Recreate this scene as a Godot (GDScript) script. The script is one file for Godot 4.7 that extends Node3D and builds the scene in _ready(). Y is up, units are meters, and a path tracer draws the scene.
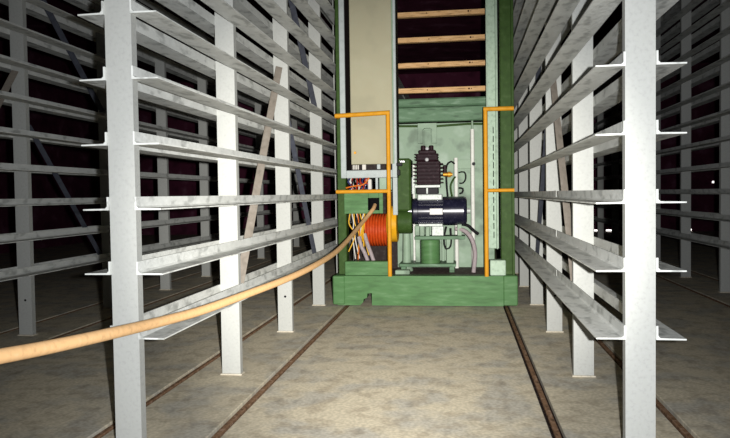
extends Node3D
# A drying hall photographed with an on-camera flash: rows of galvanised racks and a green transfer car on rails.
# Metres, y up, the aisle runs along -z.

var M := {}
var used := {}

# ---------------------------------------------------------------- naming
func numbered(called: String) -> String:
	if not used.has(called):
		used[called] = 0
		return called
	used[called] += 1
	return "%s_%03d" % [called, used[called]]

func thing(called: String, label: String, category: String, at := Vector3.ZERO, group := "") -> Node3D:
	var o := Node3D.new()
	o.name = numbered(called)
	add_child(o)
	o.position = at
	o.set_meta("label", label)
	o.set_meta("category", category)
	if group:
		o.set_meta("group", group)
	return o

func put(called: String, mesh: Mesh, m: Material, parent: Node3D, at := Vector3.ZERO) -> MeshInstance3D:
	var o := MeshInstance3D.new()
	o.name = called
	o.mesh = mesh
	o.material_override = m
	o.cast_shadow = GeometryInstance3D.SHADOW_CASTING_SETTING_ON
	parent.add_child(o, true)
	o.position = at
	return o

# ---------------------------------------------------------------- mesh building
func begin() -> SurfaceTool:
	var st := SurfaceTool.new()
	st.begin(Mesh.PRIMITIVE_TRIANGLES)
	return st

func tri(st: SurfaceTool, a: Vector3, b: Vector3, c: Vector3, na: Vector3, nb: Vector3, nc: Vector3) -> void:
	var flip := (b - a).cross(c - a).dot(na + nb + nc) > 0.0
	st.set_normal(na); st.set_uv(Vector2(a.x, a.z)); st.add_vertex(a)
	if flip:
		st.set_normal(nc); st.set_uv(Vector2(c.x, c.z)); st.add_vertex(c)
		st.set_normal(nb); st.set_uv(Vector2(b.x, b.z)); st.add_vertex(b)
	else:
		st.set_normal(nb); st.set_uv(Vector2(b.x, b.z)); st.add_vertex(b)
		st.set_normal(nc); st.set_uv(Vector2(c.x, c.z)); st.add_vertex(c)

func quad(st: SurfaceTool, a: Vector3, b: Vector3, c: Vector3, d: Vector3, n: Vector3) -> void:
	tri(st, a, b, c, n, n, n)
	tri(st, a, c, d, n, n, n)

# polygon in the xy plane of xf, extruded from z0 to z1 of xf
func prism(st: SurfaceTool, poly: PackedVector2Array, xf: Transform3D, z0: float, z1: float) -> void:
	var p := poly
	if Geometry2D.is_polygon_clockwise(p):
		p = poly.duplicate()
		p.reverse()
	var n := p.size()
	for i in n:
		var a := p[i]
		var b := p[(i + 1) % n]
		var e := (b - a).normalized()
		var nn := (xf.basis * Vector3(e.y, -e.x, 0)).normalized()
		quad(st, xf * Vector3(a.x, a.y, z0), xf * Vector3(b.x, b.y, z0), xf * Vector3(b.x, b.y, z1), xf * Vector3(a.x, a.y, z1), nn)
	var t := Geometry2D.triangulate_polygon(p)
	var up := (xf.basis * Vector3(0, 0, 1)).normalized()
	for i in range(0, t.size(), 3):
		for k in 2:
			var z := z1 if k == 1 else z0
			var u := up if k == 1 else -up
			tri(st, xf * Vector3(p[t[i]].x, p[t[i]].y, z), xf * Vector3(p[t[i + 1]].x, p[t[i + 1]].y, z), xf * Vector3(p[t[i + 2]].x, p[t[i + 2]].y, z), u, u, u)

# box from lo to hi with chamfered edges
func slab(st: SurfaceTool, lo: Vector3, hi: Vector3, bevel := 0.004, xf := Transform3D.IDENTITY) -> void:
	var c := (lo + hi) / 2
	var h := (hi - lo).abs() / 2
	var b := minf(bevel, minf(h.x, minf(h.y, h.z)) * 0.6)
	var ax := [Vector3.RIGHT, Vector3.UP, Vector3.BACK]
	for i in 3:
		var u: Vector3 = ax[(i + 1) % 3]
		var v: Vector3 = ax[(i + 2) % 3]
		var w: Vector3 = ax[i]
		var hu: float = h[(i + 1) % 3]
		var hv: float = h[(i + 2) % 3]
		var hw: float = h[i]
		for s in [-1.0, 1.0]:
			var o: Vector3 = c + w * hw * s
			var n: Vector3 = (xf.basis * (w * s)).normalized()
			var a := u * (hu - b)
			var d := v * (hv - b)
			quad(st, xf * (o - a - d), xf * (o + a - d), xf * (o + a + d), xf * (o - a + d), n)
			# chamfer strips between face w and face u (each edge once)
			for t in [-1.0, 1.0]:
				var e0: Vector3 = c + w * hw * s + u * (hu - b) * t
				var e1: Vector3 = c + w * (hw - b) * s + u * hu * t
				var en: Vector3 = (xf.basis * (w * s + u * t)).normalized()
				quad(st, xf * (e0 - d), xf * (e0 + d), xf * (e1 + d), xf * (e1 - d), en)
	for sx in [-1.0, 1.0]:
		for sy in [-1.0, 1.0]:
			for sz in [-1.0, 1.0]:
				var s := Vector3(sx, sy, sz)
				var p0 := c + s * Vector3(h.x, h.y - b, h.z - b)
				var p1 := c + s * Vector3(h.x - b, h.y, h.z - b)
				var p2 := c + s * Vector3(h.x - b, h.y - b, h.z)
				var n := (xf.basis * s).normalized()
				tri(st, xf * p0, xf * p1, xf * p2, n, n, n)

func boxm(lo: Vector3, hi: Vector3, bevel := 0.004) -> Mesh:
	var st := begin()
	slab(st, lo, hi, bevel)
	return st.commit()

# tube along points with a radius; ends closed
func tube(st: SurfaceTool, pts: PackedVector3Array, r: float, sides := 10) -> void:
	var n := pts.size()
	var rings := []
	var t0 := (pts[1] - pts[0]).normalized()
	var side := t0.cross(Vector3.UP if absf(t0.y) < 0.9 else Vector3.RIGHT).normalized()
	for i in n:
		var t := (pts[mini(i + 1, n - 1)] - pts[maxi(i - 1, 0)]).normalized()
		side = (side - t * side.dot(t)).normalized()
		var other := t.cross(side)
		var ring := []
		for k in sides:
			var a := TAU * k / sides
			ring.append(side * cos(a) + other * sin(a))
		rings.append(ring)
	for i in n - 1:
		for k in sides:
			var j := (k + 1) % sides
			var n00: Vector3 = rings[i][k]
			var n01: Vector3 = rings[i][j]
			var n10: Vector3 = rings[i + 1][k]
			var n11: Vector3 = rings[i + 1][j]
			tri(st, pts[i] + n00 * r, pts[i] + n01 * r, pts[i + 1] + n11 * r, n00, n01, n11)
			tri(st, pts[i] + n00 * r, pts[i + 1] + n11 * r, pts[i + 1] + n10 * r, n00, n11, n10)
	for e in [0, n - 1]:
		var d := (pts[0] - pts[1]).normalized() if e == 0 else (pts[n - 1] - pts[n - 2]).normalized()
		for k in range(1, sides - 1):
			var r0: Vector3 = rings[e][0]
			var r1: Vector3 = rings[e][k]
			var r2: Vector3 = rings[e][k + 1]
			tri(st, pts[e] + r0 * r, pts[e] + r1 * r, pts[e] + r2 * r, d, d, d)

func curved(points: Array, step := 0.06) -> PackedVector3Array:
	var c := Curve3D.new()
	c.bake_interval = step
	for i in points.size():
		var a: Vector3 = points[maxi(i - 1, 0)]
		var b: Vector3 = points[mini(i + 1, points.size() - 1)]
		var p: Vector3 = points[i]
		var dir := (b - a).normalized()
		var li := (p - a).length() / 3.0
		var lo := (b - p).length() / 3.0
		c.add_point(p, -dir * li, dir * lo)
	return c.get_baked_points()

func tubem(points: Array, r: float, sides := 10, smooth := true) -> Mesh:
	var st := begin()
	tube(st, curved(points) if smooth else PackedVector3Array(points), r, sides)
	return st.commit()

# profile of (radius, along) spun round the z axis of xf
func lathe(st: SurfaceTool, prof: Array, xf: Transform3D, seg := 28) -> void:
	for i in prof.size() - 1:
		var p: Vector2 = prof[i]
		var q: Vector2 = prof[i + 1]
		var e := (q - p).normalized()
		var nr := e.y
		var nz := -e.x
		for k in seg:
			var a := TAU * k / seg
			var b := TAU * (k + 1) / seg
			var da := Vector3(cos(a), sin(a), 0)
			var db := Vector3(cos(b), sin(b), 0)
			var na := (xf.basis * (da * nr + Vector3(0, 0, nz))).normalized()
			var nb := (xf.basis * (db * nr + Vector3(0, 0, nz))).normalized()
			var v00 := xf * (da * p.x + Vector3(0, 0, p.y))
			var v01 := xf * (db * p.x + Vector3(0, 0, p.y))
			var v10 := xf * (da * q.x + Vector3(0, 0, q.y))
			var v11 := xf * (db * q.x + Vector3(0, 0, q.y))
			if q.x > 1e-5:
				tri(st, v00, v11, v10, na, nb, na)
			if p.x > 1e-5:
				tri(st, v00, v01, v11, na, nb, nb)

func along_x(at: Vector3) -> Transform3D:   # lathe axis runs towards +x
	return Transform3D(Basis(Vector3(0, 0, -1), Vector3(0, 1, 0), Vector3(1, 0, 0)), at)

func along_y(at: Vector3) -> Transform3D:   # lathe axis runs up
	return Transform3D(Basis(Vector3(1, 0, 0), Vector3(0, 0, -1), Vector3(0, 1, 0)), at)

func lathem(prof: Array, xf: Transform3D, seg := 28) -> Mesh:
	var st := begin()
	lathe(st, prof, xf, seg)
	return st.commit()

# flat bar between two points, its width in the direction w
func barm(a: Vector3, b: Vector3, width: float, thick: float, facing: Vector3) -> Mesh:
	var st := begin()
	var d := (b - a).normalized()
	var f := (facing - d * facing.dot(d)).normalized()
	var s := d.cross(f)
	var xf := Transform3D(Basis(s, f, d), a)
	slab(st, Vector3(-width / 2, -thick / 2, 0), Vector3(width / 2, thick / 2, (b - a).length()), 0.002, xf)
	return st.commit()

# ---------------------------------------------------------------- materials
func noise_tex(freq: float, colors: Array, at: Array, seed_: int, size := 512, octaves := 4, kind := FastNoiseLite.TYPE_SIMPLEX_SMOOTH, normal := false) -> NoiseTexture2D:
	var n := FastNoiseLite.new()
	n.seed = seed_
	n.noise_type = kind
	n.frequency = freq
	n.fractal_octaves = octaves
	var t := NoiseTexture2D.new()
	t.width = size
	t.height = size
	t.seamless = true
	t.noise = n
	if normal:
		t.as_normal_map = true
		t.bump_strength = 4.0
	else:
		var g := Gradient.new()
		g.offsets = PackedFloat32Array(at)
		g.colors = PackedColorArray(colors)
		t.color_ramp = g
	return t

func mat(called: String, c: Color, rough := 0.6, metal := 0.0, spread := 0.12, freq := 0.03, tile := 1.0, stretch := Vector3.ONE, dark := -1.0) -> StandardMaterial3D:
	var m := StandardMaterial3D.new()
	m.resource_name = called
	m.roughness = rough
	m.metallic = metal
	m.metallic_specular = 0.5 if rough < 0.3 else 0.22
	if spread > 0.0:
		var lo := c.darkened(spread if dark < 0.0 else dark)
		var hi := c.lightened(spread * 0.7)
		m.albedo_texture = noise_tex(freq, [lo, c, c, hi], [0.15, 0.42, 0.6, 0.9], hash(called) % 10000, 512)
		m.uv1_triplanar = true
		m.uv1_world_triplanar = true
		m.uv1_scale = stretch / tile
	else:
		m.albedo_color = c
	M[called] = m
	return m

func bumpy(m: StandardMaterial3D, freq: float, seed_: int, strength: float) -> void:
	m.normal_enabled = true
	m.normal_texture = noise_tex(freq, [], [], seed_, 512, 4, FastNoiseLite.TYPE_SIMPLEX_SMOOTH, true)
	m.normal_scale = strength

func materials() -> void:
	var p := mat("galvanised_post", Color(0.61, 0.612, 0.592), 0.7, 0.0, 0.04, 0.05, 0.7)
	bumpy(p, 0.06, 5, 0.06)
	var a := mat("galvanised_angle", Color(0.75, 0.755, 0.73), 0.6, 0.0, 0.2, 0.015, 0.9, Vector3(1, 1, 0.5))
	bumpy(a, 0.05, 6, 0.15)
	mat("brace_steel", Color(0.48, 0.45, 0.41), 0.6, 0.1, 0.18, 0.03)
	mat("brace_grey", Color(0.268, 0.277, 0.308), 0.6, 0.2, 0.15, 0.03)
	mat("mortar", Color(0.72, 0.69, 0.62), 0.9, 0.0, 0.15, 0.06)
	mat("hole_black", Color(0.03, 0.03, 0.035), 0.9, 0.0, 0.0)
	mat("rust_rail", Color(0.47, 0.36, 0.27), 0.7, 0.0, 0.35, 0.03, 0.8)
	mat("groove_dirt", Color(0.13, 0.09, 0.075), 0.95, 0.0, 0.3, 0.04)
	mat("dark_wall", Color(0.33, 0.15, 0.225), 0.95, 0.0, 0.2, 0.01, 4.0)
	var g := mat("green_paint", Color(0.285, 0.42, 0.255), 0.45, 0.0, 0.11, 0.02, 1.3, Vector3(0.35, 1.8, 1))
	bumpy(g, 0.015, 8, 0.12)
	mat("green_frame", Color(0.19, 0.275, 0.115), 0.55, 0.0, 0.1, 0.02)
	var b := mat("green_panel", Color(0.50, 0.575, 0.49), 0.45, 0.0, 0.2, 0.007, 1.6)
	bumpy(b, 0.01, 9, 0.1)
	mat("green_pale", Color(0.616, 0.688, 0.607), 0.5, 0.0, 0.12, 0.03)
	mat("green_beam", Color(0.330, 0.438, 0.330), 0.45, 0.0, 0.2, 0.012, 1.0, Vector3(0.5, 2, 1))
	mat("yellow_paint", Color(0.732, 0.509, 0.116), 0.5, 0.0, 0.08, 0.02)
	mat("reel_yellow", Color(0.768, 0.554, 0.089), 0.4, 0.0, 0.1, 0.02)
	mat("reel_orange", Color(0.679, 0.241, 0.071), 0.5, 0.0, 0.12, 0.03)
	mat("cabinet_cream", Color(0.59, 0.572, 0.478), 0.6, 0.0, 0.04, 0.006, 2.0)
	mat("cabinet_grey", Color(0.616, 0.643, 0.634), 0.55, 0.0, 0.05, 0.02)
	mat("cabinet_inside", Color(0.179, 0.152, 0.143), 0.8, 0.0, 0.1, 0.03)
	mat("deck_plate", Color(0.357, 0.313, 0.295), 0.7, 0.1, 0.3, 0.03)
	mat("motor_navy", Color(0.089, 0.089, 0.152), 0.24, 0.0, 0.12, 0.03)
	mat("compressor_maroon", Color(0.125, 0.058, 0.076), 0.55, 0.0, 0.15, 0.04)
	mat("pale_metal", Color(0.643, 0.661, 0.634), 0.5, 0.2, 0.15, 0.05)
	mat("white_pipe", Color(0.786, 0.786, 0.750), 0.4, 0.0, 0.06, 0.03)
	mat("brass", Color(0.714, 0.500, 0.161), 0.4, 0.3, 0.1, 0.04)
	mat("rubber_grey", Color(0.563, 0.518, 0.518), 0.6, 0.0, 0.15, 0.05)
	mat("rubber_black", Color(0.080, 0.071, 0.080), 0.5, 0.0, 0.1, 0.04)
	mat("chrome_cap", Color(0.92, 0.92, 0.92), 0.25, 0.6, 0.0)
	mat("nameplate_white", Color(0.786, 0.777, 0.750), 0.4, 0.0, 0.0)
	mat("hose_tan", Color(0.80, 0.64, 0.45), 0.55, 0.0, 0.10, 0.03, 0.6)
	mat("wood", Color(0.78, 0.62, 0.43), 0.7, 0.0, 0.25, 0.018, 0.5, Vector3(0.25, 2.2, 2.2))
	mat("knot_brown", Color(0.214, 0.116, 0.071), 0.8, 0.0, 0.1, 0.05)
	for w in [["wire_red", Color(0.554, 0.125, 0.089)], ["wire_blue", Color(0.143, 0.161, 0.304)], ["wire_white", Color(0.732, 0.714, 0.679)], ["wire_orange", Color(0.714, 0.375, 0.107)], ["wire_black", Color(0.063, 0.054, 0.063)], ["wire_yellow", Color(0.786, 0.607, 0.179)]]:
		mat(w[0], w[1], 0.45, 0.0, 0.0)
	var e := StandardMaterial3D.new()
	e.resource_name = "daylight_pane"
	e.albedo_color = Color(0.8, 0.8, 0.8)
	e.emission_enabled = true
	e.emission = Color(1.0, 0.97, 0.95)
	e.emission_energy_multiplier = 1.4
	M["daylight_pane"] = e
	floor_material()

func floor_material() -> void:
	var size := 1024
	var fine := FastNoiseLite.new(); fine.seed = 11; fine.frequency = 0.11; fine.fractal_octaves = 3
	var mid := FastNoiseLite.new(); mid.seed = 12; mid.frequency = 0.018; mid.fractal_octaves = 5
	var big := FastNoiseLite.new(); big.seed = 13; big.frequency = 0.006; big.fractal_octaves = 4
	var fi := fine.get_seamless_image(size, size)
	var mi := mid.get_seamless_image(size, size)
	var bi := big.get_seamless_image(size, size)
	var im := Image.create(size, size, false, Image.FORMAT_RGB8)
	var base := Color(0.81, 0.765, 0.66)
	var stain := Color(0.62, 0.57, 0.48)
	var grey := Color(0.73, 0.705, 0.64)
	for y in size:
		for x in size:
			var f := fi.get_pixel(x, y).r
			var m := mi.get_pixel(x, y).r
			var b := bi.get_pixel(x, y).r
			var c := base.lerp(grey, smoothstep(0.4, 0.75, b))
			c = c.lerp(stain, 0.5 * smoothstep(0.45, 0.85, m))
			var k := 0.92 + 0.22 * (f - 0.5)
			# faint tread prints running along the aisles
			k -= 0.07 * smoothstep(0.3, 0.7, b) * maxf(0.0, sin(TAU * x * 30.0 / size)) * maxf(0.0, 0.4 + sin(TAU * y * 14.0 / size))
			im.set_pixel(x, y, Color(c.r * k, c.g * k, c.b * k))
	var m2 := StandardMaterial3D.new()
	m2.resource_name = "concrete_floor"
	m2.albedo_texture = ImageTexture.create_from_image(im)
	m2.roughness = 0.8
	m2.uv1_scale = Vector3(0.28, 0.28, 1)
	M["concrete_floor"] = m2

# ---------------------------------------------------------------- racks
const LEVEL0 := 0.596
const LEVEL_STEP := 0.321
const LEVELS := 12
const POST_W := 0.137
const POST_D := 0.055
const BAY := 1.585
const POSTS := 12
const POST_H := 4.35
const FLANGE := 0.135
const LEG := 0.066
const THICK := 0.009

var post_mesh: Mesh
var foot_mesh: Mesh
var hole_mesh: Mesh
var angle_mesh := {}
var splice_mesh: Mesh

func rack_meshes() -> void:
	var w := POST_W / 2
	var t := 0.009
	# channel section in plan (x, -z), web towards the head of the aisle
	var sec := PackedVector2Array([Vector2(-w, 0), Vector2(w, 0), Vector2(w, -POST_D), Vector2(w - t, -POST_D), Vector2(w - t, -t), Vector2(-w + t, -t), Vector2(-w + t, -POST_D), Vector2(-w, -POST_D)])
	var st := begin()
	prism(st, sec, Transform3D(Basis(Vector3.RIGHT, Vector3(0, 0, 1), Vector3(0, 1, 0)), Vector3.ZERO), 0.0, POST_H)
	post_mesh = st.commit()
	foot_mesh = boxm(Vector3(-w - 0.012, 0.0, -POST_D - 0.012), Vector3(w + 0.012, 0.012, 0.014), 0.005)
	st = begin()
	lathe(st, [Vector2(0, 0), Vector2(0.011, 0), Vector2(0.011, 0.002), Vector2(0, 0.002)], Transform3D.IDENTITY, 10)
	hole_mesh = st.commit()
	splice_mesh = boxm(Vector3(-0.0015, 0.01, -0.05), Vector3(0.0015, LEG * 1.05, 0.05), 0.001)

# an angle iron running along -z, its leg against the post side at x = 0, flange towards +x (s = 1) or -x (s = -1)
func angle(s: float, length: float) -> Mesh:
	var key := "%s_%s" % [s, length]
	if not angle_mesh.has(key):
		var pts := PackedVector2Array([Vector2(0, 0), Vector2(FLANGE * s, 0), Vector2(FLANGE * s, THICK * 0.75), Vector2((THICK + 0.01) * s, THICK), Vector2(THICK * s, THICK + 0.01), Vector2(THICK * s, LEG), Vector2(0, LEG)])
		var st := begin()
		prism(st, pts, Transform3D.IDENTITY, -length, 0.0)
		angle_mesh[key] = st.commit()
	return angle_mesh[key]

func rack(label: String, x: float, z0: float, posts: int, braces: Array) -> Node3D:
	var r := thing("drying_rack", label, "rack", Vector3(x, 0, -z0), "rows of drying racks")
	for k in posts:
		var po := put("post", post_mesh, M.galvanised_post, r, Vector3(0, 0, -BAY * k))
		put("base_plate", foot_mesh, M.mortar, po)
		if k == 2:
			put("bolt_hole", hole_mesh, M.hole_black, po, Vector3(0.004, 0.34, 0.0005))
	var length := BAY * (posts - 1) + 0.10
	for k in LEVELS:
		for s in [-1.0, 1.0]:
			var an := put("shelf_angle", angle(s, length), M.galvanised_angle, r, Vector3(s * POST_W / 2, LEVEL0 + LEVEL_STEP * k, 0.012))
			if x > 0.0 and k < 4:
				put("splice_plate", splice_mesh, M.galvanised_angle, an, Vector3(s * (THICK + 0.0015), 0.0, -BAY * 1.55))
	for b in braces:
		put("brace", barm(b[0], b[1], b[2], 0.008, Vector3(0.35, 0, 1)), M[b[3]], r)
	return r

func racks() -> void:
	rack_meshes()
	var a := [
		[Vector3(-0.005, 2.50, -3.14), Vector3(0.052, 0.66, -1.66), 0.062, "brace_steel"],
		[Vector3(0.045, 2.00, -3.24), Vector3(-0.02, 0.55, -4.72), 0.05, "brace_grey"],
		[Vector3(0.0, 3.60, -3.24), Vector3(0.0, 2.30, -4.73), 0.06, "brace_grey"],
	]
	var b := [
		[Vector3(-0.02, 2.45, -3.14), Vector3(-0.05, 0.66, -1.66), 0.062, "brace_steel"],
		[Vector3(-0.05, 1.92, -3.24), Vector3(-0.0, 0.55, -4.72), 0.05, "brace_grey"],
		[Vector3(-0.02, 3.60, -3.24), Vector3(0.0, 2.30, -4.73), 0.06, "brace_grey"],
	]
	rack("bright galvanised drying rack that the tan hose runs along", -1.662, 3.28, POSTS, a)
	rack("bright galvanised drying rack across the aisle from the tan hose", 0.836, 3.43, POSTS, b).rotation.y = -0.0043
	rack("dim galvanised drying rack standing one row behind the tan hose's rack", -4.11, 2.95, POSTS, a)
	rack("dim galvanised drying rack one row beyond the bright rack facing the tan hose", 3.29, 2.93, POSTS, b)

# ---------------------------------------------------------------- room
const RAILS := [-4.44, -3.78, -1.985, -1.335, 0.505, 1.19, 2.95, 3.63]
const GROOVE := 0.036

func room() -> void:
	var edges := [-11.0]
	for x in RAILS:
		edges.append(x - GROOVE)
		edges.append(x + GROOVE)
	edges.append(11.0)
	var st := begin()
	for i in range(0, edges.size(), 2):
		slab(st, Vector3(edges[i], -0.06, -23.0), Vector3(edges[i + 1], 0.0, 4.0), 0.004)
	slab(st, Vector3(-11.0, -0.3, -23.0), Vector3(11.0, -0.06, 4.0), 0.0)
	var f := put("floor", st.commit(), M.concrete_floor, self)
	f.set_meta("kind", "structure")
	f.set_meta("label", "worn concrete floor with sunken rails")
	f.set_meta("category", "floor")
	var walls := [
		["wall_back", Vector3(-11.2, -0.3, -23.2), Vector3(11.2, 5.4, -23.0)],
		["wall_left", Vector3(-11.2, -0.3, -23.0), Vector3(-11.0, 5.4, 4.0)],
		["wall_right", Vector3(11.0, -0.3, -23.0), Vector3(11.2, 5.4, 4.0)],
		["wall_front", Vector3(-11.2, -0.3, 4.0), Vector3(11.2, 5.4, 4.2)],
		["ceiling", Vector3(-11.2, 5.2, -23.0), Vector3(11.2, 5.4, 4.0)],
	]
	for w in walls:
		var o := put(w[0], boxm(w[1], w[2], 0.0), M.dark_wall, self)
		o.set_meta("kind", "structure")
		o.set_meta("label", "dark %s of the drying hall" % ("ceiling" if w[0] == "ceiling" else "wall"))
		o.set_meta("category", "ceiling" if w[0] == "ceiling" else "wall")
	# rails lying in the grooves
	var names := {
		-4.44: "rusty floor rail on the far side of the dim hose-side rack",
		-3.78: "rusty floor rail along the near side of the dim hose-side rack",
		-1.985: "rusty floor rail running behind the posts of the tan hose's rack",
		-1.335: "rusty floor rail under the green car on the tan hose's side",
		0.505: "rusty floor rail under the green car on the side away from the hose",
		1.19: "rusty floor rail behind the posts of the bright rack facing the hose",
		2.95: "rusty floor rail before the dim rack beyond the bright one",
		3.63: "rusty floor rail behind the dim rack beyond the bright one",
	}
	var head := PackedVector2Array([Vector2(-0.030, -0.06), Vector2(0.030, -0.06), Vector2(0.030, -0.050), Vector2(0.008, -0.044), Vector2(0.008, -0.026), Vector2(0.0155, -0.020), Vector2(0.0155, -0.006), Vector2(0.012, -0.002), Vector2(-0.012, -0.002), Vector2(-0.0155, -0.006), Vector2(-0.0155, -0.020), Vector2(-0.008, -0.026), Vector2(-0.008, -0.044), Vector2(-0.030, -0.050)])
	st = begin()
	prism(st, head, Transform3D.IDENTITY, -22.9, 3.9)
	var rail := st.commit()
	var dirt := boxm(Vector3(-GROOVE, -0.0595, -22.9), Vector3(GROOVE, -0.034, 3.9), 0.0)
	for x in RAILS:
		var t := thing("floor_rail", names[x], "rail", Vector3(x, 0, 0), "rails set in the floor")
		put("rail_head", rail, M.rust_rail, t)
		put("packed_dirt", dirt, M.groove_dirt, t)
	# daylight slots in the far wall
	for v in [[4.19, 4.39, 0.018, 0.07], [4.556, 4.81, 0.018, 0.07], [7.008, 7.127, 0.018, 0.075], [7.727, 7.786, 1.49, 1.55]]:
		var low: bool = v[2] < 1.0
		var t := thing("vent_window", "narrow vent slot glowing with daylight low in the far dark wall" if low else "tiny square vent glowing with daylight high in the far dark wall", "window", Vector3((v[0] + v[1]) / 2, v[2], -22.99), "daylight slots in the far wall")
		var w: float = v[1] - v[0]
		var h: float = v[3] - v[2]
		put("pane", boxm(Vector3(-w / 2, 0, 0), Vector3(w / 2, h, 0.01), 0.0), M.daylight_pane, t)
		st = begin()
		slab(st, Vector3(-w / 2 - 0.015, h, 0), Vector3(w / 2 + 0.015, h + 0.015, 0.02), 0.003)
		slab(st, Vector3(-w / 2 - 0.015, -0.015, 0), Vector3(w / 2 + 0.015, 0, 0.02), 0.003)
		slab(st, Vector3(-w / 2 - 0.015, 0, 0), Vector3(-w / 2, h, 0.02), 0.003)
		slab(st, Vector3(w / 2, 0, 0), Vector3(w / 2 + 0.015, h, 0.02), 0.003)
		put("frame", st.commit(), M.brace_grey, t)

# ---------------------------------------------------------------- transfer car
# parts below are given in hall coordinates; every thing sits at CAR and its parts are shifted back
const CAR := Vector3(-0.42, 0.0, -8.6)

func part(called: String, st: SurfaceTool, m: Material, parent: Node3D) -> MeshInstance3D:
	var o := put(called, st.commit(), m, parent)
	var top := parent
	while top.get_parent() != self:
		top = top.get_parent()
	if parent == top:
		o.position = -top.position
	return o

func bx(x0: float, x1: float, y0: float, y1: float, z0: float, z1: float, bevel := 0.005) -> SurfaceTool:
	var st := begin()
	slab(st, Vector3(x0, y0, -z1), Vector3(x1, y1, -z0), bevel)
	return st

func tb(points: Array, r: float, sides := 10, smooth := true) -> SurfaceTool:
	var st := begin()
	tube(st, curved(points, 0.04) if smooth else PackedVector3Array(points), r, sides)
	return st

func guard(points: Array) -> SurfaceTool:
	return tb(points, 0.024, 12, false)

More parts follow.
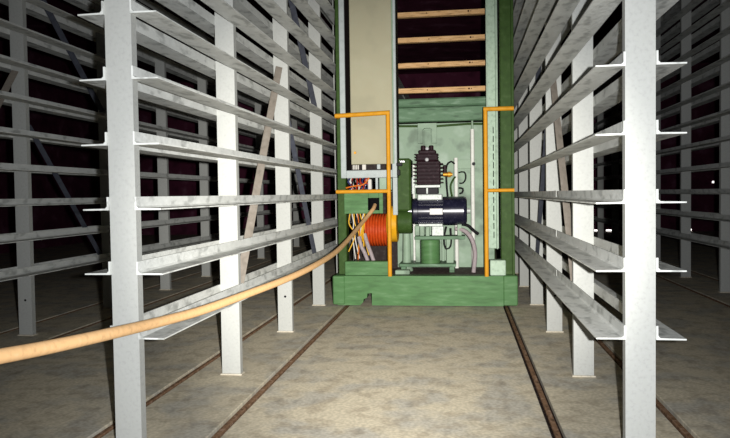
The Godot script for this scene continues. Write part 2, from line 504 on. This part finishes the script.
func transfer_car() -> void:
	var car := thing("transfer_car", "green rail-mounted transfer car with yellow guard rails filling the aisle end", "transfer car", CAR)
	# bumper beam with a cable notch cut into its lower edge
	var st := begin()
	var front := PackedVector2Array([Vector2(-1.43, 0.012), Vector2(-1.165, 0.012), Vector2(-1.13, 0.05), Vector2(-1.125, 0.085), Vector2(-1.085, 0.10), Vector2(-1.08, 0.15), Vector2(-1.028, 0.155), Vector2(-1.028, 0.012), Vector2(0.47, 0.012), Vector2(0.47, 0.354), Vector2(-1.43, 0.354)])
	prism(st, front, Transform3D.IDENTITY, -8.16, -8.0)
	part("bumper", st, M.green_paint, car)
	part("bumper_end", bx(-1.484, -1.342, 0.02, 0.356, 7.985, 8.9, 0.012), M.green_paint, car)
	part("bumper_end", bx(0.468, 0.628, 0.02, 0.360, 7.985, 8.9, 0.012), M.green_paint, car)
	part("side_sill", bx(-1.40, -1.28, 0.06, 0.34, 8.16, 9.5), M.green_frame, car)
	part("side_sill", bx(0.46, 0.58, 0.06, 0.34, 8.16, 9.5), M.green_frame, car)
	part("corner_block", bx(-1.342, -0.815, 0.356, 0.520, 8.02, 8.16, 0.006), M.green_paint, car)
	part("corner_block", bx(0.325, 0.500, 0.356, 0.530, 8.03, 8.2, 0.008), M.green_pale, car)
	part("deck", bx(-1.30, 0.48, 0.325, 0.350, 8.15, 9.6), M.deck_plate, car)
	for x in [-1.335, 0.505]:
		for z in [8.45, 9.3]:
			st = begin()
			lathe(st, [Vector2(0, -0.03), Vector2(0.13, -0.03), Vector2(0.13, -0.02), Vector2(0.115, -0.02), Vector2(0.115, 0.03), Vector2(0, 0.03)], along_x(Vector3(x, 0.115, -z)))
			part("wheel", st, M.rust_rail, car)
	# columns
	part("column", bx(-1.440, -1.340, 0.35, 4.1, 8.165, 8.33, 0.008), M.green_frame, car)
	st = begin()
	slab(st, Vector3(0.455, 0.35, -8.28), Vector3(0.605, 4.1, -8.12), 0.008)
	slab(st, Vector3(0.575, 0.35, -8.12), Vector3(0.605, 4.1, -8.07), 0.004)
	part("column", st, M.green_frame, car)
	st = begin()
	slab(st, Vector3(0.315, 0.62, -8.62), Vector3(0.455, 4.1, -8.60), 0.003)
	slab(st, Vector3(0.315, 0.62, -8.60), Vector3(0.330, 4.1, -8.50), 0.003)
	slab(st, Vector3(0.425, 0.62, -8.60), Vector3(0.440, 4.1, -8.50), 0.003)
	var mast := part("mast_channel", st, M.green_pale, car)
	mast.set_meta("label", "pale green guide channel with a slotted strip")
	var y := 0.75
	while y < 2.1:
		var slot := bx(0.392, 0.402, y, y + 0.075, 8.597, 8.60, 0.001)
		part("slot", slot, M.hole_black, mast)
		y += 0.105
	part("column", bx(-0.96, -0.86, 0.35, 4.1, 9.25, 9.35, 0.006), M.green_frame, car)
	part("column", bx(0.34, 0.44, 0.35, 4.1, 9.25, 9.35, 0.006), M.green_frame, car)
	part("head_beam", bx(-1.44, 0.605, 4.1, 4.25, 8.08, 8.32), M.green_frame, car)
	part("head_beam", bx(-0.96, 0.44, 4.1, 4.25, 8.5, 9.35), M.green_frame, car)
	# rear wall of the machine bay
	part("back_panel", bx(-0.90, 0.42, 0.35, 2.19, 9.0, 9.02, 0.003), M.green_panel, car)
	part("cross_beam", bx(-0.90, 0.42, 2.205, 2.385, 8.88, 9.02, 0.012), M.green_beam, car)
	part("cross_beam", bx(-0.90, 0.42, 2.400, 2.505, 8.95, 9.05, 0.02), M.green_beam, car)
	st = begin()
	tube(st, PackedVector3Array([Vector3(-0.88, 2.165, -8.97), Vector3(-0.3, 2.15, -8.97), Vector3(0.1, 2.168, -8.97), Vector3(0.40, 2.16, -8.97)]), 0.014, 8)
	part("conduit", st, M.green_frame, car)
	# yellow guard rails
	var gl := guard([Vector3(-0.812, 0.352, -7.985), Vector3(-0.812, 2.222, -7.985)])
	tube(gl, PackedVector3Array([Vector3(-0.790, 2.226, -7.985), Vector3(-1.425, 2.205, -7.985)]), 0.026, 12)
	tube(gl, PackedVector3Array([Vector3(-0.812, 1.332, -7.985), Vector3(-1.425, 1.332, -7.985)]), 0.022, 12)
	for yy in [2.205, 1.332]:
		slab(gl, Vector3(-1.43, yy - 0.02, -8.165), Vector3(-1.40, yy + 0.02, -7.985), 0.003)
	part("guard_rail", gl, M.yellow_paint, car).set_meta("label", "yellow tubular guard rail before the control cabinet")
	var gr := guard([Vector3(0.285, 0.352, -7.985), Vector3(0.285, 2.235, -7.985)])
	tube(gr, PackedVector3Array([Vector3(0.263, 2.232, -7.985), Vector3(0.595, 2.232, -7.985)]), 0.025, 12)
	tube(gr, PackedVector3Array([Vector3(0.285, 1.322, -7.985), Vector3(0.590, 1.322, -7.985)]), 0.020, 12)
	for yy in [2.232, 1.322]:
		slab(gr, Vector3(0.570, yy - 0.02, -8.075), Vector3(0.598, yy + 0.02, -7.985), 0.003)
	part("guard_rail", gr, M.yellow_paint, car).set_meta("label", "yellow tubular guard rail before the pale guide channel")
	# cable entry plate with a square hole
	st = begin()
	slab(st, Vector3(-1.345, 1.075, -8.075), Vector3(-1.060, 1.320, -8.055), 0.003)
	slab(st, Vector3(-0.938, 1.075, -8.075), Vector3(-0.890, 1.320, -8.055), 0.003)
	slab(st, Vector3(-1.060, 1.075, -8.075), Vector3(-0.938, 1.118, -8.055), 0.003)
	slab(st, Vector3(-1.060, 1.250, -8.075), Vector3(-0.938, 1.320, -8.055), 0.003)
	var entry := part("cable_entry_plate", st, M.green_paint, car)
	st = begin()
	slab(st, Vector3(-1.066, 1.112, -8.16), Vector3(-1.052, 1.256, -8.05), 0.002)
	slab(st, Vector3(-0.946, 1.112, -8.16), Vector3(-0.932, 1.256, -8.05), 0.002)
	slab(st, Vector3(-1.066, 1.242, -8.16), Vector3(-0.932, 1.256, -8.05), 0.002)
	slab(st, Vector3(-1.066, 1.112, -8.16), Vector3(-0.932, 1.126, -8.05), 0.002)
	slab(st, Vector3(-1.066, 1.112, -8.18), Vector3(-0.932, 1.256, -8.16), 0.002)
	part("rubber_grommet", st, M.hole_black, entry)
	part("shelf_plate", bx(-1.34, -0.82, 1.335, 1.350, 8.08, 8.5), M.green_frame, car)
	part("strut", bx(-0.79, -0.735, 1.05, 1.50, 8.22, 8.30, 0.004), M.cabinet_grey, car)
	part("rear_plate", bx(-1.34, -0.80, 0.35, 1.33, 8.86, 8.88, 0.002), M.cabinet_inside, car)
	# pulley guard and reel gearbox
	part("belt_guard", bx(-0.775, -0.592, 1.09, 1.725, 8.42, 8.85, 0.02), M.green_frame, car)
	st = begin()
	lathe(st, [Vector2(0, 0), Vector2(0.135, 0), Vector2(0.145, 0.01), Vector2(0.145, 0.165), Vector2(0.135, 0.175), Vector2(0, 0.175)], along_x(Vector3(-0.762, 0.955, -8.58)), 32)
	part("reel_gearbox", st, M.green_frame, car)
	st = begin()
	lathe(st, [Vector2(0, 0), Vector2(0.075, 0), Vector2(0.075, 0.02), Vector2(0.055, 0.06), Vector2(0.045, 0.46), Vector2(0, 0.46)], along_y(Vector3(-0.66, 0.35, -8.58)), 20)
	part("pedestal", st, M.green_panel, car)
	# bracket hanging from the beam over the compressor
	st = begin()
	prism(st, PackedVector2Array([Vector2(-0.525, 1.93), Vector2(-0.465, 1.93), Vector2(-0.465, 2.10), Vector2(-0.440, 2.12), Vector2(-0.375, 2.12), Vector2(-0.350, 2.10), Vector2(-0.350, 1.93), Vector2(-0.290, 1.93), Vector2(-0.290, 2.18), Vector2(-0.525, 2.18)]), Transform3D.IDENTITY, -8.92, -8.86)
	slab(st, Vector3(-0.452, 1.86, -8.96), Vector3(-0.362, 2.10, -8.92), 0.004)
	part("hanger_bracket", st, M.green_panel, car)
	# skid and small plumbing
	part("machine_skid", bx(-0.74, -0.06, 0.42, 0.455, 8.38, 8.82, 0.004), M.green_beam, car)
	part("skid_foot", bx(-0.72, -0.66, 0.35, 0.42, 8.40, 8.80), M.green_beam, car)
	part("skid_foot", bx(-0.14, -0.08, 0.35, 0.42, 8.40, 8.80), M.green_beam, car)
	part("step_plate", bx(-0.77, -0.60, 0.352, 0.40, 8.17, 8.30, 0.006), M.green_panel, car)
	part("upright", bx(-0.595, -0.565, 0.455, 1.66, 8.80, 8.84, 0.003), M.white_pipe, car)
	part("upright", bx(-0.235, -0.205, 0.455, 0.93, 8.72, 8.76, 0.003), M.green_panel, car)
	part("valve_block", bx(-0.345, -0.205, 0.79, 0.905, 8.40, 8.52, 0.006), M.pale_metal, car)
	part("valve_block", bx(-0.42, -0.375, 0.78, 0.90, 8.45, 8.52, 0.006), M.green_panel, car)
	part("valve_block", bx(-0.55, -0.495, 0.79, 0.91, 8.45, 8.55, 0.006), M.green_panel, car)
	part("motor_rail", bx(-0.55, 0.05, 0.745, 0.785, 8.40, 8.70, 0.004), M.green_beam, car)
	part("motor_rail_leg", bx(-0.175, -0.09, 0.455, 0.745, 8.50, 8.60, 0.004), M.green_panel, car)
	part("motor_rail_leg", bx(-0.555, -0.50, 0.455, 0.745, 8.60, 8.68, 0.004), M.green_panel, car)
	st = begin()
	lathe(st, [Vector2(0, 0), Vector2(0.112, 0), Vector2(0.116, 0.006), Vector2(0.116, 0.272), Vector2(0.110, 0.285), Vector2(0.03, 0.287), Vector2(0.03, 0.30), Vector2(0, 0.30)], along_y(Vector3(-0.367, 0.455, -8.50)), 36)
	part("oil_reservoir", st, M.green_paint, car).set_meta("label", "green cylindrical oil reservoir under the motor")
	part("pipe", tb([Vector3(-0.053, 0.36, -8.80), Vector3(-0.053, 1.735, -8.80)], 0.025, 12, false), M.white_pipe, car)
	part("pipe", tb([Vector3(0.152, 0.36, -8.80), Vector3(0.152, 2.085, -8.80)], 0.025, 12, false), M.white_pipe, car)
	part("pipe", tb([Vector3(0.152, 2.085, -8.80), Vector3(0.152, 2.19, -8.80)], 0.013, 8, false), M.green_panel, car)
	part("pipe_clamp_plate", bx(-0.03, 0.205, 1.60, 1.71, 8.84, 8.855, 0.003), M.green_panel, car)
	st = begin()
	lathe(st, [Vector2(0, 0), Vector2(0.022, 0), Vector2(0.022, 0.03), Vector2(0, 0.03)], Transform3D(Basis.IDENTITY, Vector3(0.165, 1.655, -8.78)), 12)
	part("clamp_bolt", st, M.rubber_black, car)
	part("valve_lever", tb([Vector3(-0.02, 1.55, -8.76), Vector3(0.05, 1.555, -8.75), Vector3(0.065, 1.47, -8.75), Vector3(0.03, 1.42, -8.75), Vector3(-0.01, 1.42, -8.76)], 0.009, 8), M.rubber_black, car)
	part("valve_lever", tb([Vector3(-0.02, 1.36, -8.76), Vector3(0.03, 1.35, -8.75), Vector3(0.02, 1.30, -8.75), Vector3(-0.01, 1.29, -8.76)], 0.011, 8), M.rubber_black, car)
	part("hose", tb([Vector3(-0.155, 1.24, -8.72), Vector3(-0.17, 1.45, -8.74), Vector3(-0.165, 1.64, -8.75), Vector3(-0.11, 1.69, -8.76), Vector3(-0.07, 1.66, -8.78)], 0.011, 8), M.rubber_black, car)
	part("hose", tb([Vector3(-0.10, 1.24, -8.72), Vector3(-0.12, 1.38, -8.72), Vector3(-0.09, 1.46, -8.74), Vector3(-0.06, 1.50, -8.76)], 0.011, 8), M.green_frame, car)
	part("hose", tb([Vector3(-0.06, 0.87, -8.50), Vector3(0.05, 0.84, -8.46), Vector3(0.13, 0.74, -8.44), Vector3(0.165, 0.58, -8.42), Vector3(0.145, 0.35, -8.40)], 0.026, 10), M.rubber_grey, car)
	part("hose", tb([Vector3(0.0, 0.92, -8.60), Vector3(0.09, 0.90, -8.58), Vector3(0.155, 0.84, -8.56), Vector3(0.21, 0.80, -8.54)], 0.018, 10), M.rubber_black, car)
	part("hose", tb([Vector3(-0.17, 0.90, -8.42), Vector3(-0.20, 0.75, -8.42), Vector3(-0.17, 0.63, -8.42), Vector3(-0.12, 0.68, -8.42), Vector3(-0.12, 0.88, -8.42)], 0.010, 8), M.rubber_black, car)
	part("hose", tb([Vector3(-1.20, 0.80, -8.20), Vector3(-1.17, 0.68, -8.20), Vector3(-1.13, 0.60, -8.20), Vector3(-1.08, 0.46, -8.20)], 0.024, 10), M.rubber_grey, car)
	part("hose", tb([Vector3(-1.14, 0.83, -8.26), Vector3(-1.10, 0.70, -8.24), Vector3(-1.06, 0.60, -8.22), Vector3(-1.01, 0.46, -8.20)], 0.024, 10), M.rubber_grey, car)
	# loose wiring in the reel bay and under the cabinet
	var rng := RandomNumberGenerator.new()
	rng.seed = 77
	var kinds := ["wire_yellow", "wire_white", "wire_yellow", "wire_black", "wire_white", "wire_orange", "wire_black", "wire_yellow"]
	for i in 11:
		var x := -1.31 + 0.018 * i
		var p0 := Vector3(x, 1.07, -8.22 - rng.randf() * 0.15)
		part("wire", tb([p0, p0 + Vector3(rng.randf_range(-0.03, 0.05), -0.12, 0.02), p0 + Vector3(rng.randf_range(-0.05, 0.06), -0.25, 0), p0 + Vector3(rng.randf_range(-0.03, 0.06), -rng.randf_range(0.34, 0.55), 0)], 0.0075, 6), M[kinds[i % kinds.size()]], car)
	var kinds2 := ["wire_white", "wire_blue", "wire_blue", "wire_white", "wire_red", "wire_blue", "wire_black", "wire_orange", "wire_white", "wire_red", "wire_blue", "wire_orange", "wire_red", "wire_black"]
	for i in 20:
		var x := -1.315 + 0.0125 * i
		var p0 := Vector3(x, 1.495, -8.16 - rng.randf() * 0.06)
		part("wire", tb([p0, p0 + Vector3(rng.randf_range(-0.03, 0.03), -0.05, 0.02), p0 + Vector3(rng.randf_range(-0.03, 0.05), -0.10, 0), p0 + Vector3(rng.randf_range(-0.02, 0.04), -0.145, -0.01)], 0.009, 6), M[kinds2[i % kinds2.size()]], car)
	part("wire", tb([Vector3(-1.33, 1.375, -8.11), Vector3(-1.24, 1.395, -8.10), Vector3(-1.15, 1.405, -8.10), Vector3(-1.10, 1.43, -8.11), Vector3(-1.06, 1.49, -8.13)], 0.010, 6), M.wire_orange, car)
	part("insulator", bx(-1.072, -1.030, 1.352, 1.475, 8.12, 8.16, 0.008), M.wire_white, car)
	part("insulator", bx(-0.985, -0.955, 1.352, 1.492, 8.14, 8.18, 0.006), M.cabinet_grey, car)
	part("wiring_back_plate", bx(-0.95, -0.83, 1.352, 1.490, 8.24, 8.25, 0.002), M.green_panel, car)

func control_cabinet() -> void:
	var t := thing("control_cabinet", "tall cream and grey electrical cabinet mounted on the green car", "cabinet", Vector3(-1.07, 1.49, -8.3))
	var st := begin()
	# open fronted shell
	slab(st, Vector3(-1.345, 1.49, -8.55), Vector3(-0.735, 3.9, -8.535), 0.002)
	slab(st, Vector3(-1.345, 1.49, -8.54), Vector3(-1.33, 3.9, -8.14), 0.003)
	slab(st, Vector3(-0.75, 1.49, -8.54), Vector3(-0.735, 3.9, -8.14), 0.003)
	slab(st, Vector3(-1.345, 1.49, -8.54), Vector3(-0.735, 1.505, -8.14), 0.003)
	slab(st, Vector3(-1.345, 3.885, -8.54), Vector3(-0.735, 3.9, -8.14), 0.003)
	part("shell", st, M.cabinet_inside, t)
	st = begin()
	slab(st, Vector3(-1.390, 1.49, -8.16), Vector3(-1.326, 3.9, -8.125), 0.006)
	slab(st, Vector3(-0.785, 1.49, -8.16), Vector3(-0.728, 3.9, -8.125), 0.006)
	slab(st, Vector3(-1.326, 1.49, -8.16), Vector3(-0.785, 1.580, -8.125), 0.006)
	slab(st, Vector3(-1.326, 3.82, -8.16), Vector3(-0.785, 3.9, -8.125), 0.006)
	part("rim_frame", st, M.cabinet_grey, t)
	var door := part("door", bx(-1.262, -0.772, 1.648, 3.85, 8.105, 8.125, 0.006), M.cabinet_cream, t)
	part("door_edge", bx(-0.772, -0.757, 1.648, 3.85, 8.108, 8.13, 0.004), M.green_panel, door)
	st = begin()
	lathe(st, [Vector2(0, 0), Vector2(0.016, 0), Vector2(0.014, 0.008), Vector2(0, 0.008)], Transform3D(Basis.IDENTITY, Vector3(-1.215, 1.785, -8.105)), 14)
	part("lock", st, M.brass, door)
	var x := -1.255
	for w in [0.02, 0.02, 0.02, 0.02]:
		part("terminal", bx(x, x + w * 0.7, 1.59, 1.645, 8.16, 8.19, 0.003), M.wire_white, t)
		x += w
	part("terminal", bx(-1.14, -1.095, 1.585, 1.648, 8.14, 8.19, 0.004), M.wire_white, t)
	part("terminal", bx(-0.965, -0.925, 1.59, 1.648, 8.14, 8.19, 0.004), M.cabinet_grey, t)
	part("latch", bx(-0.735, -0.665, 1.62, 1.66, 8.11, 8.15, 0.006), M.rubber_black, t)
	part("latch", bx(-0.728, -0.69, 1.51, 1.58, 8.11, 8.15, 0.006), M.rubber_black, t)
	st = begin()
	lathe(st, [Vector2(0, 0), Vector2(0.016, 0), Vector2(0.014, 0.05), Vector2(0, 0.055)], along_x(Vector3(-0.69, 1.672, -8.12)), 12)
	part("latch_lever", st, M.chrome_cap, t)

func cable_reel() -> void:
	var c := Vector3(-1.0, 0.862, -8.50)
	var t := thing("cable_reel", "ribbed orange cable reel with yellow end flanges below the cabinet", "cable reel", c)
	var prof := [Vector2(0, -0.148)]
	var n := 8
	for i in n:
		var a := -0.148 + 0.27 * i / n
		var b := a + 0.27 / n
		prof.append(Vector2(0.176, a))
		prof.append(Vector2(0.200, a + 0.006))
		prof.append(Vector2(0.200, b - 0.012))
		prof.append(Vector2(0.176, b - 0.006))
	prof.append(Vector2(0.176, 0.122))
	prof.append(Vector2(0, 0.122))
	var st := begin()
	lathe(st, prof, along_x(c), 40)
	part("drum", st, M.reel_orange, t)
	st = begin()
	lathe(st, [Vector2(0, -0.225), Vector2(0.09, -0.225), Vector2(0.12, -0.21), Vector2(0.195, -0.19), Vector2(0.200, -0.18), Vector2(0.200, -0.155), Vector2(0, -0.15)], along_x(c), 40)
	part("flange", st, M.reel_yellow, t)
	st = begin()
	lathe(st, [Vector2(0, 0.122), Vector2(0.216, 0.122), Vector2(0.222, 0.13), Vector2(0.222, 0.235), Vector2(0.216, 0.24), Vector2(0, 0.24)], along_x(c + Vector3(0, 0.072, 0)), 40)
	part("flange", st, M.reel_yellow, t)

func electric_motor() -> void:
	var c := Vector3(-0.21, 1.083, -8.52)
	var t := thing("electric_motor", "dark navy electric motor with white nameplate on the green car", "motor", c)
	var st := begin()
	lathe(st, [Vector2(0, -0.378), Vector2(0.06, -0.378), Vector2(0.075, -0.372), Vector2(0.15, -0.365), Vector2(0.158, -0.35), Vector2(0.158, -0.30), Vector2(0.142, -0.295), Vector2(0.142, 0.0), Vector2(0, 0.0)], along_x(c), 40)
	part("body", st, M.motor_navy, t)
	for i in 16:
		var ang := TAU * (i + 0.5) / 16.0
		if absf(sin(ang) - 1.0) < 0.12:
			continue
		st = begin()
		slab(st, Vector3(-0.30, 0.138, -0.004), Vector3(0.0, 0.160, 0.004), 0.002, Transform3D(Basis(Vector3.RIGHT, ang), c))
		part("cooling_fin", st, M.motor_navy, t)
	st = begin()
	lathe(st, [Vector2(0, 0.0), Vector2(0.168, 0.0), Vector2(0.174, 0.006), Vector2(0.174, 0.245), Vector2(0.165, 0.272), Vector2(0.140, 0.285), Vector2(0, 0.286)], along_x(c), 48)
	part("fan_cover", st, M.motor_navy, t)
	part("shaft_end", tb([c + Vector3(0.286, 0, 0), c + Vector3(0.325, 0, 0)], 0.035, 14, false), M.pale_metal, t)
	part("shaft", tb([c + Vector3(-0.378, 0, 0), c + Vector3(-0.42, 0, 0)], 0.018, 12, false), M.chrome_cap, t)
	part("nameplate", bx(-0.365, -0.212, 1.045, 1.118, 8.345, 8.366, 0.003), M.nameplate_white, t)
	part("terminal_box", bx(-0.515, -0.215, 1.215, 1.290, 8.42, 8.62, 0.012), M.pale_metal, t)
	part("foot", bx(-0.50, -0.215, 0.905, 0.935, 8.38, 8.66, 0.004), M.pale_metal, t)
	part("foot", bx(-0.49, -0.44, 0.786, 0.92, 8.46, 8.58, 0.004), M.green_panel, t)
	part("foot", bx(-0.04, 0.01, 0.786, 0.935, 8.46, 8.58, 0.004), M.green_panel, t)

func compressor() -> void:
	var t := thing("compressor", "dark maroon finned piston compressor above the navy motor", "compressor", Vector3(-0.39, 1.30, -8.62))
	var st := begin()
	slab(st, Vector3(-0.52, 1.40, -8.74), Vector3(-0.24, 1.69, -8.50), 0.01)
	part("cylinder", st, M.compressor_maroon, t)
	for i in 6:
		var y := 1.42 + i * 0.045
		st = begin()
		slab(st, Vector3(-0.562, y, -8.78), Vector3(-0.205, y + 0.016, -8.46), 0.005)
		part("cooling_fin", st, M.compressor_maroon, t)
	part("intake_housing", bx(-0.205, -0.165, 1.50, 1.64, 8.55, 8.68, 0.01), M.compressor_maroon, t)
	part("head", bx(-0.525, -0.268, 1.69, 1.775, 8.50, 8.74, 0.012), M.compressor_maroon, t)
	part("head_cover", bx(-0.500, -0.290, 1.775, 1.825, 8.52, 8.72, 0.012), M.compressor_maroon, t)
	for i in 3:
		part("cooling_fin", bx(-0.545, -0.262, 1.700 + 0.033 * i, 1.712 + 0.033 * i, 8.48, 8.76, 0.003), M.compressor_maroon, t)
	for x in [-0.445, -0.348]:
		st = begin()
		lathe(st, [Vector2(0, 0), Vector2(0.028, 0), Vector2(0.028, 0.05), Vector2(0.02, 0.058), Vector2(0, 0.058)], along_y(Vector3(x, 1.825, -8.60)), 14)
		part("valve_cap", st, M.compressor_maroon, t)
	for p in [Vector3(-0.397, 1.842, -8.56), Vector3(-0.397, 1.705, -8.462)]:
		st = begin()
		lathe(st, [Vector2(0, -0.02), Vector2(0.022, -0.018), Vector2(0.024, 0.0), Vector2(0.017, 0.014), Vector2(0, 0.02)], Transform3D(Basis.IDENTITY, p), 16)
		part("bolt_cap", st, M.chrome_cap, t)
	st = begin()
	lathe(st, [Vector2(0, 0), Vector2(0.022, 0), Vector2(0.022, 0.05), Vector2(0.034, 0.055), Vector2(0.034, 0.09), Vector2(0.02, 0.095), Vector2(0.02, 0.11), Vector2(0, 0.11)], along_x(Vector3(-0.205, 1.525, -8.56)), 12)
	part("brass_fitting", st, M.brass, t)
	part("base_flange", bx(-0.553, -0.240, 1.368, 1.400, 8.46, 8.78, 0.004), M.pale_metal, t)
	part("crankcase", bx(-0.53, -0.265, 1.29, 1.368, 8.50, 8.76, 0.008), M.rubber_black, t)
	part("crankcase_rib", bx(-0.41, -0.388, 1.295, 1.366, 8.48, 8.51, 0.003), M.pale_metal, t)
	part("side_bracket", bx(-0.590, -0.553, 1.292, 1.50, 8.60, 8.66, 0.004), M.pale_metal, t)

func laths() -> void:
	for i in 4:
		var y := 2.607 + 0.3275 * i
		var t := thing("wooden_lath", ["lowest wooden lath spanning the green car, just above its cross beam", "second wooden lath up above the green car's cross beam", "third wooden lath up above the green car's cross beam", "topmost wooden lath spanning between the cabinet and the guide channel"][i], "lath", Vector3(-0.26, y, -9.21), "wooden laths across the transfer car")
		var st := begin()
		slab(st, Vector3(-0.95, y, -9.248), Vector3(0.40, y + 0.064, -9.17), 0.004)
		part("board", st, M.wood, t)
		for k in [[-0.40, 0.009], [0.135, 0.013], [0.165, 0.008]]:
			st = begin()
			var kx: float = k[0] + 0.013 * ((i * 7) % 3 - 1)
			lathe(st, [Vector2(0, 0), Vector2(k[1], 0), Vector2(k[1] * 0.8, 0.003), Vector2(0, 0.004)], Transform3D(Basis.IDENTITY, Vector3(kx, y + 0.034 + 0.006 * (i % 2), -9.171)), 10)
			part("knot", st, M.knot_brown, t)

func hose() -> void:
	var pts := [Vector3(-1.62, 0.03, 2.6), Vector3(-1.58, 0.45, 1.9), Vector3(-1.50, 0.90, 0.9), Vector3(-1.40, 1.0, -0.2), Vector3(-1.32, 0.93, -1.1), Vector3(-1.290, 0.865, -1.74), Vector3(-1.292, 0.832, -2.04), Vector3(-1.290, 0.798, -2.42), Vector3(-1.287, 0.760, -2.90), Vector3(-1.272, 0.738, -3.30), Vector3(-1.232, 0.732, -3.88), Vector3(-1.165, 0.737, -4.60), Vector3(-1.120, 0.755, -5.25), Vector3(-1.108, 0.786, -6.10), Vector3(-1.110, 0.850, -6.85), Vector3(-1.094, 0.943, -7.45), Vector3(-1.050, 1.045, -7.85), Vector3(-1.0, 1.130, -8.03), Vector3(-0.995, 1.17, -8.14)]
	var o := put("supply_hose", tubem(pts, 0.0225, 16), M.hose_tan, self)
	o.set_meta("label", "long tan supply hose sagging through the aisle into the green car")
	o.set_meta("category", "hose")

# ---------------------------------------------------------------- scene
func _ready() -> void:
	# camera: eye 1.3 m up, turned a little to the left of the aisle
	var cam := Camera3D.new()
	cam.name = "camera"
	cam.fov = rad_to_deg(2.0 * atan(219.0 / 700.0))
	cam.near = 0.05
	cam.far = 100.0
	add_child(cam)
	cam.position = Vector3(0, 1.3, 0)
	cam.basis = Basis(Vector3.UP, deg_to_rad(7.794)) * Basis(Vector3.RIGHT, deg_to_rad(-2.030)) * Basis(Vector3.BACK, -0.0145)
	cam.current = true
	var env := Environment.new()
	env.background_mode = Environment.BG_COLOR
	env.background_color = Color.BLACK
	env.tonemap_mode = Environment.TONE_MAPPER_LINEAR
	env.tonemap_exposure = 1.75
	env.sdfgi_enabled = true
	env.ssao_enabled = true
	env.ssil_enabled = true
	var we := WorldEnvironment.new()
	we.name = "environment"
	we.environment = env
	add_child(we)
	# the camera's flash head, to the right of the lens
	var flash := SpotLight3D.new()
	flash.name = "flash"
	flash.light_energy = 48.0
	flash.light_color = Color(1.0, 0.985, 0.96)
	flash.light_size = 0.015
	flash.spot_range = 60.0
	flash.spot_attenuation = 2.0
	flash.spot_angle = 22.5
	flash.spot_angle_attenuation = 1.0
	flash.shadow_enabled = true
	add_child(flash)
	flash.position = Vector3(0.11, 1.32, -0.02)
	flash.basis = Basis(Vector3.UP, deg_to_rad(7.5)) * Basis(Vector3.RIGHT, deg_to_rad(-2.5))
	# the weaker light that spills past the flash reflector
	var spill := SpotLight3D.new()
	spill.name = "flash_spill"
	spill.light_energy = 20.5
	spill.light_color = Color(0.97, 0.98, 1.0)
	spill.light_size = 0.015
	spill.spot_range = 60.0
	spill.spot_attenuation = 2.0
	spill.spot_angle = 43.0
	spill.spot_angle_attenuation = 1.0
	spill.shadow_enabled = true
	add_child(spill)
	spill.position = flash.position
	spill.basis = flash.basis
	materials()
	room()
	racks()
	transfer_car()
	control_cabinet()
	cable_reel()
	electric_motor()
	compressor()
	laths()
	hose()
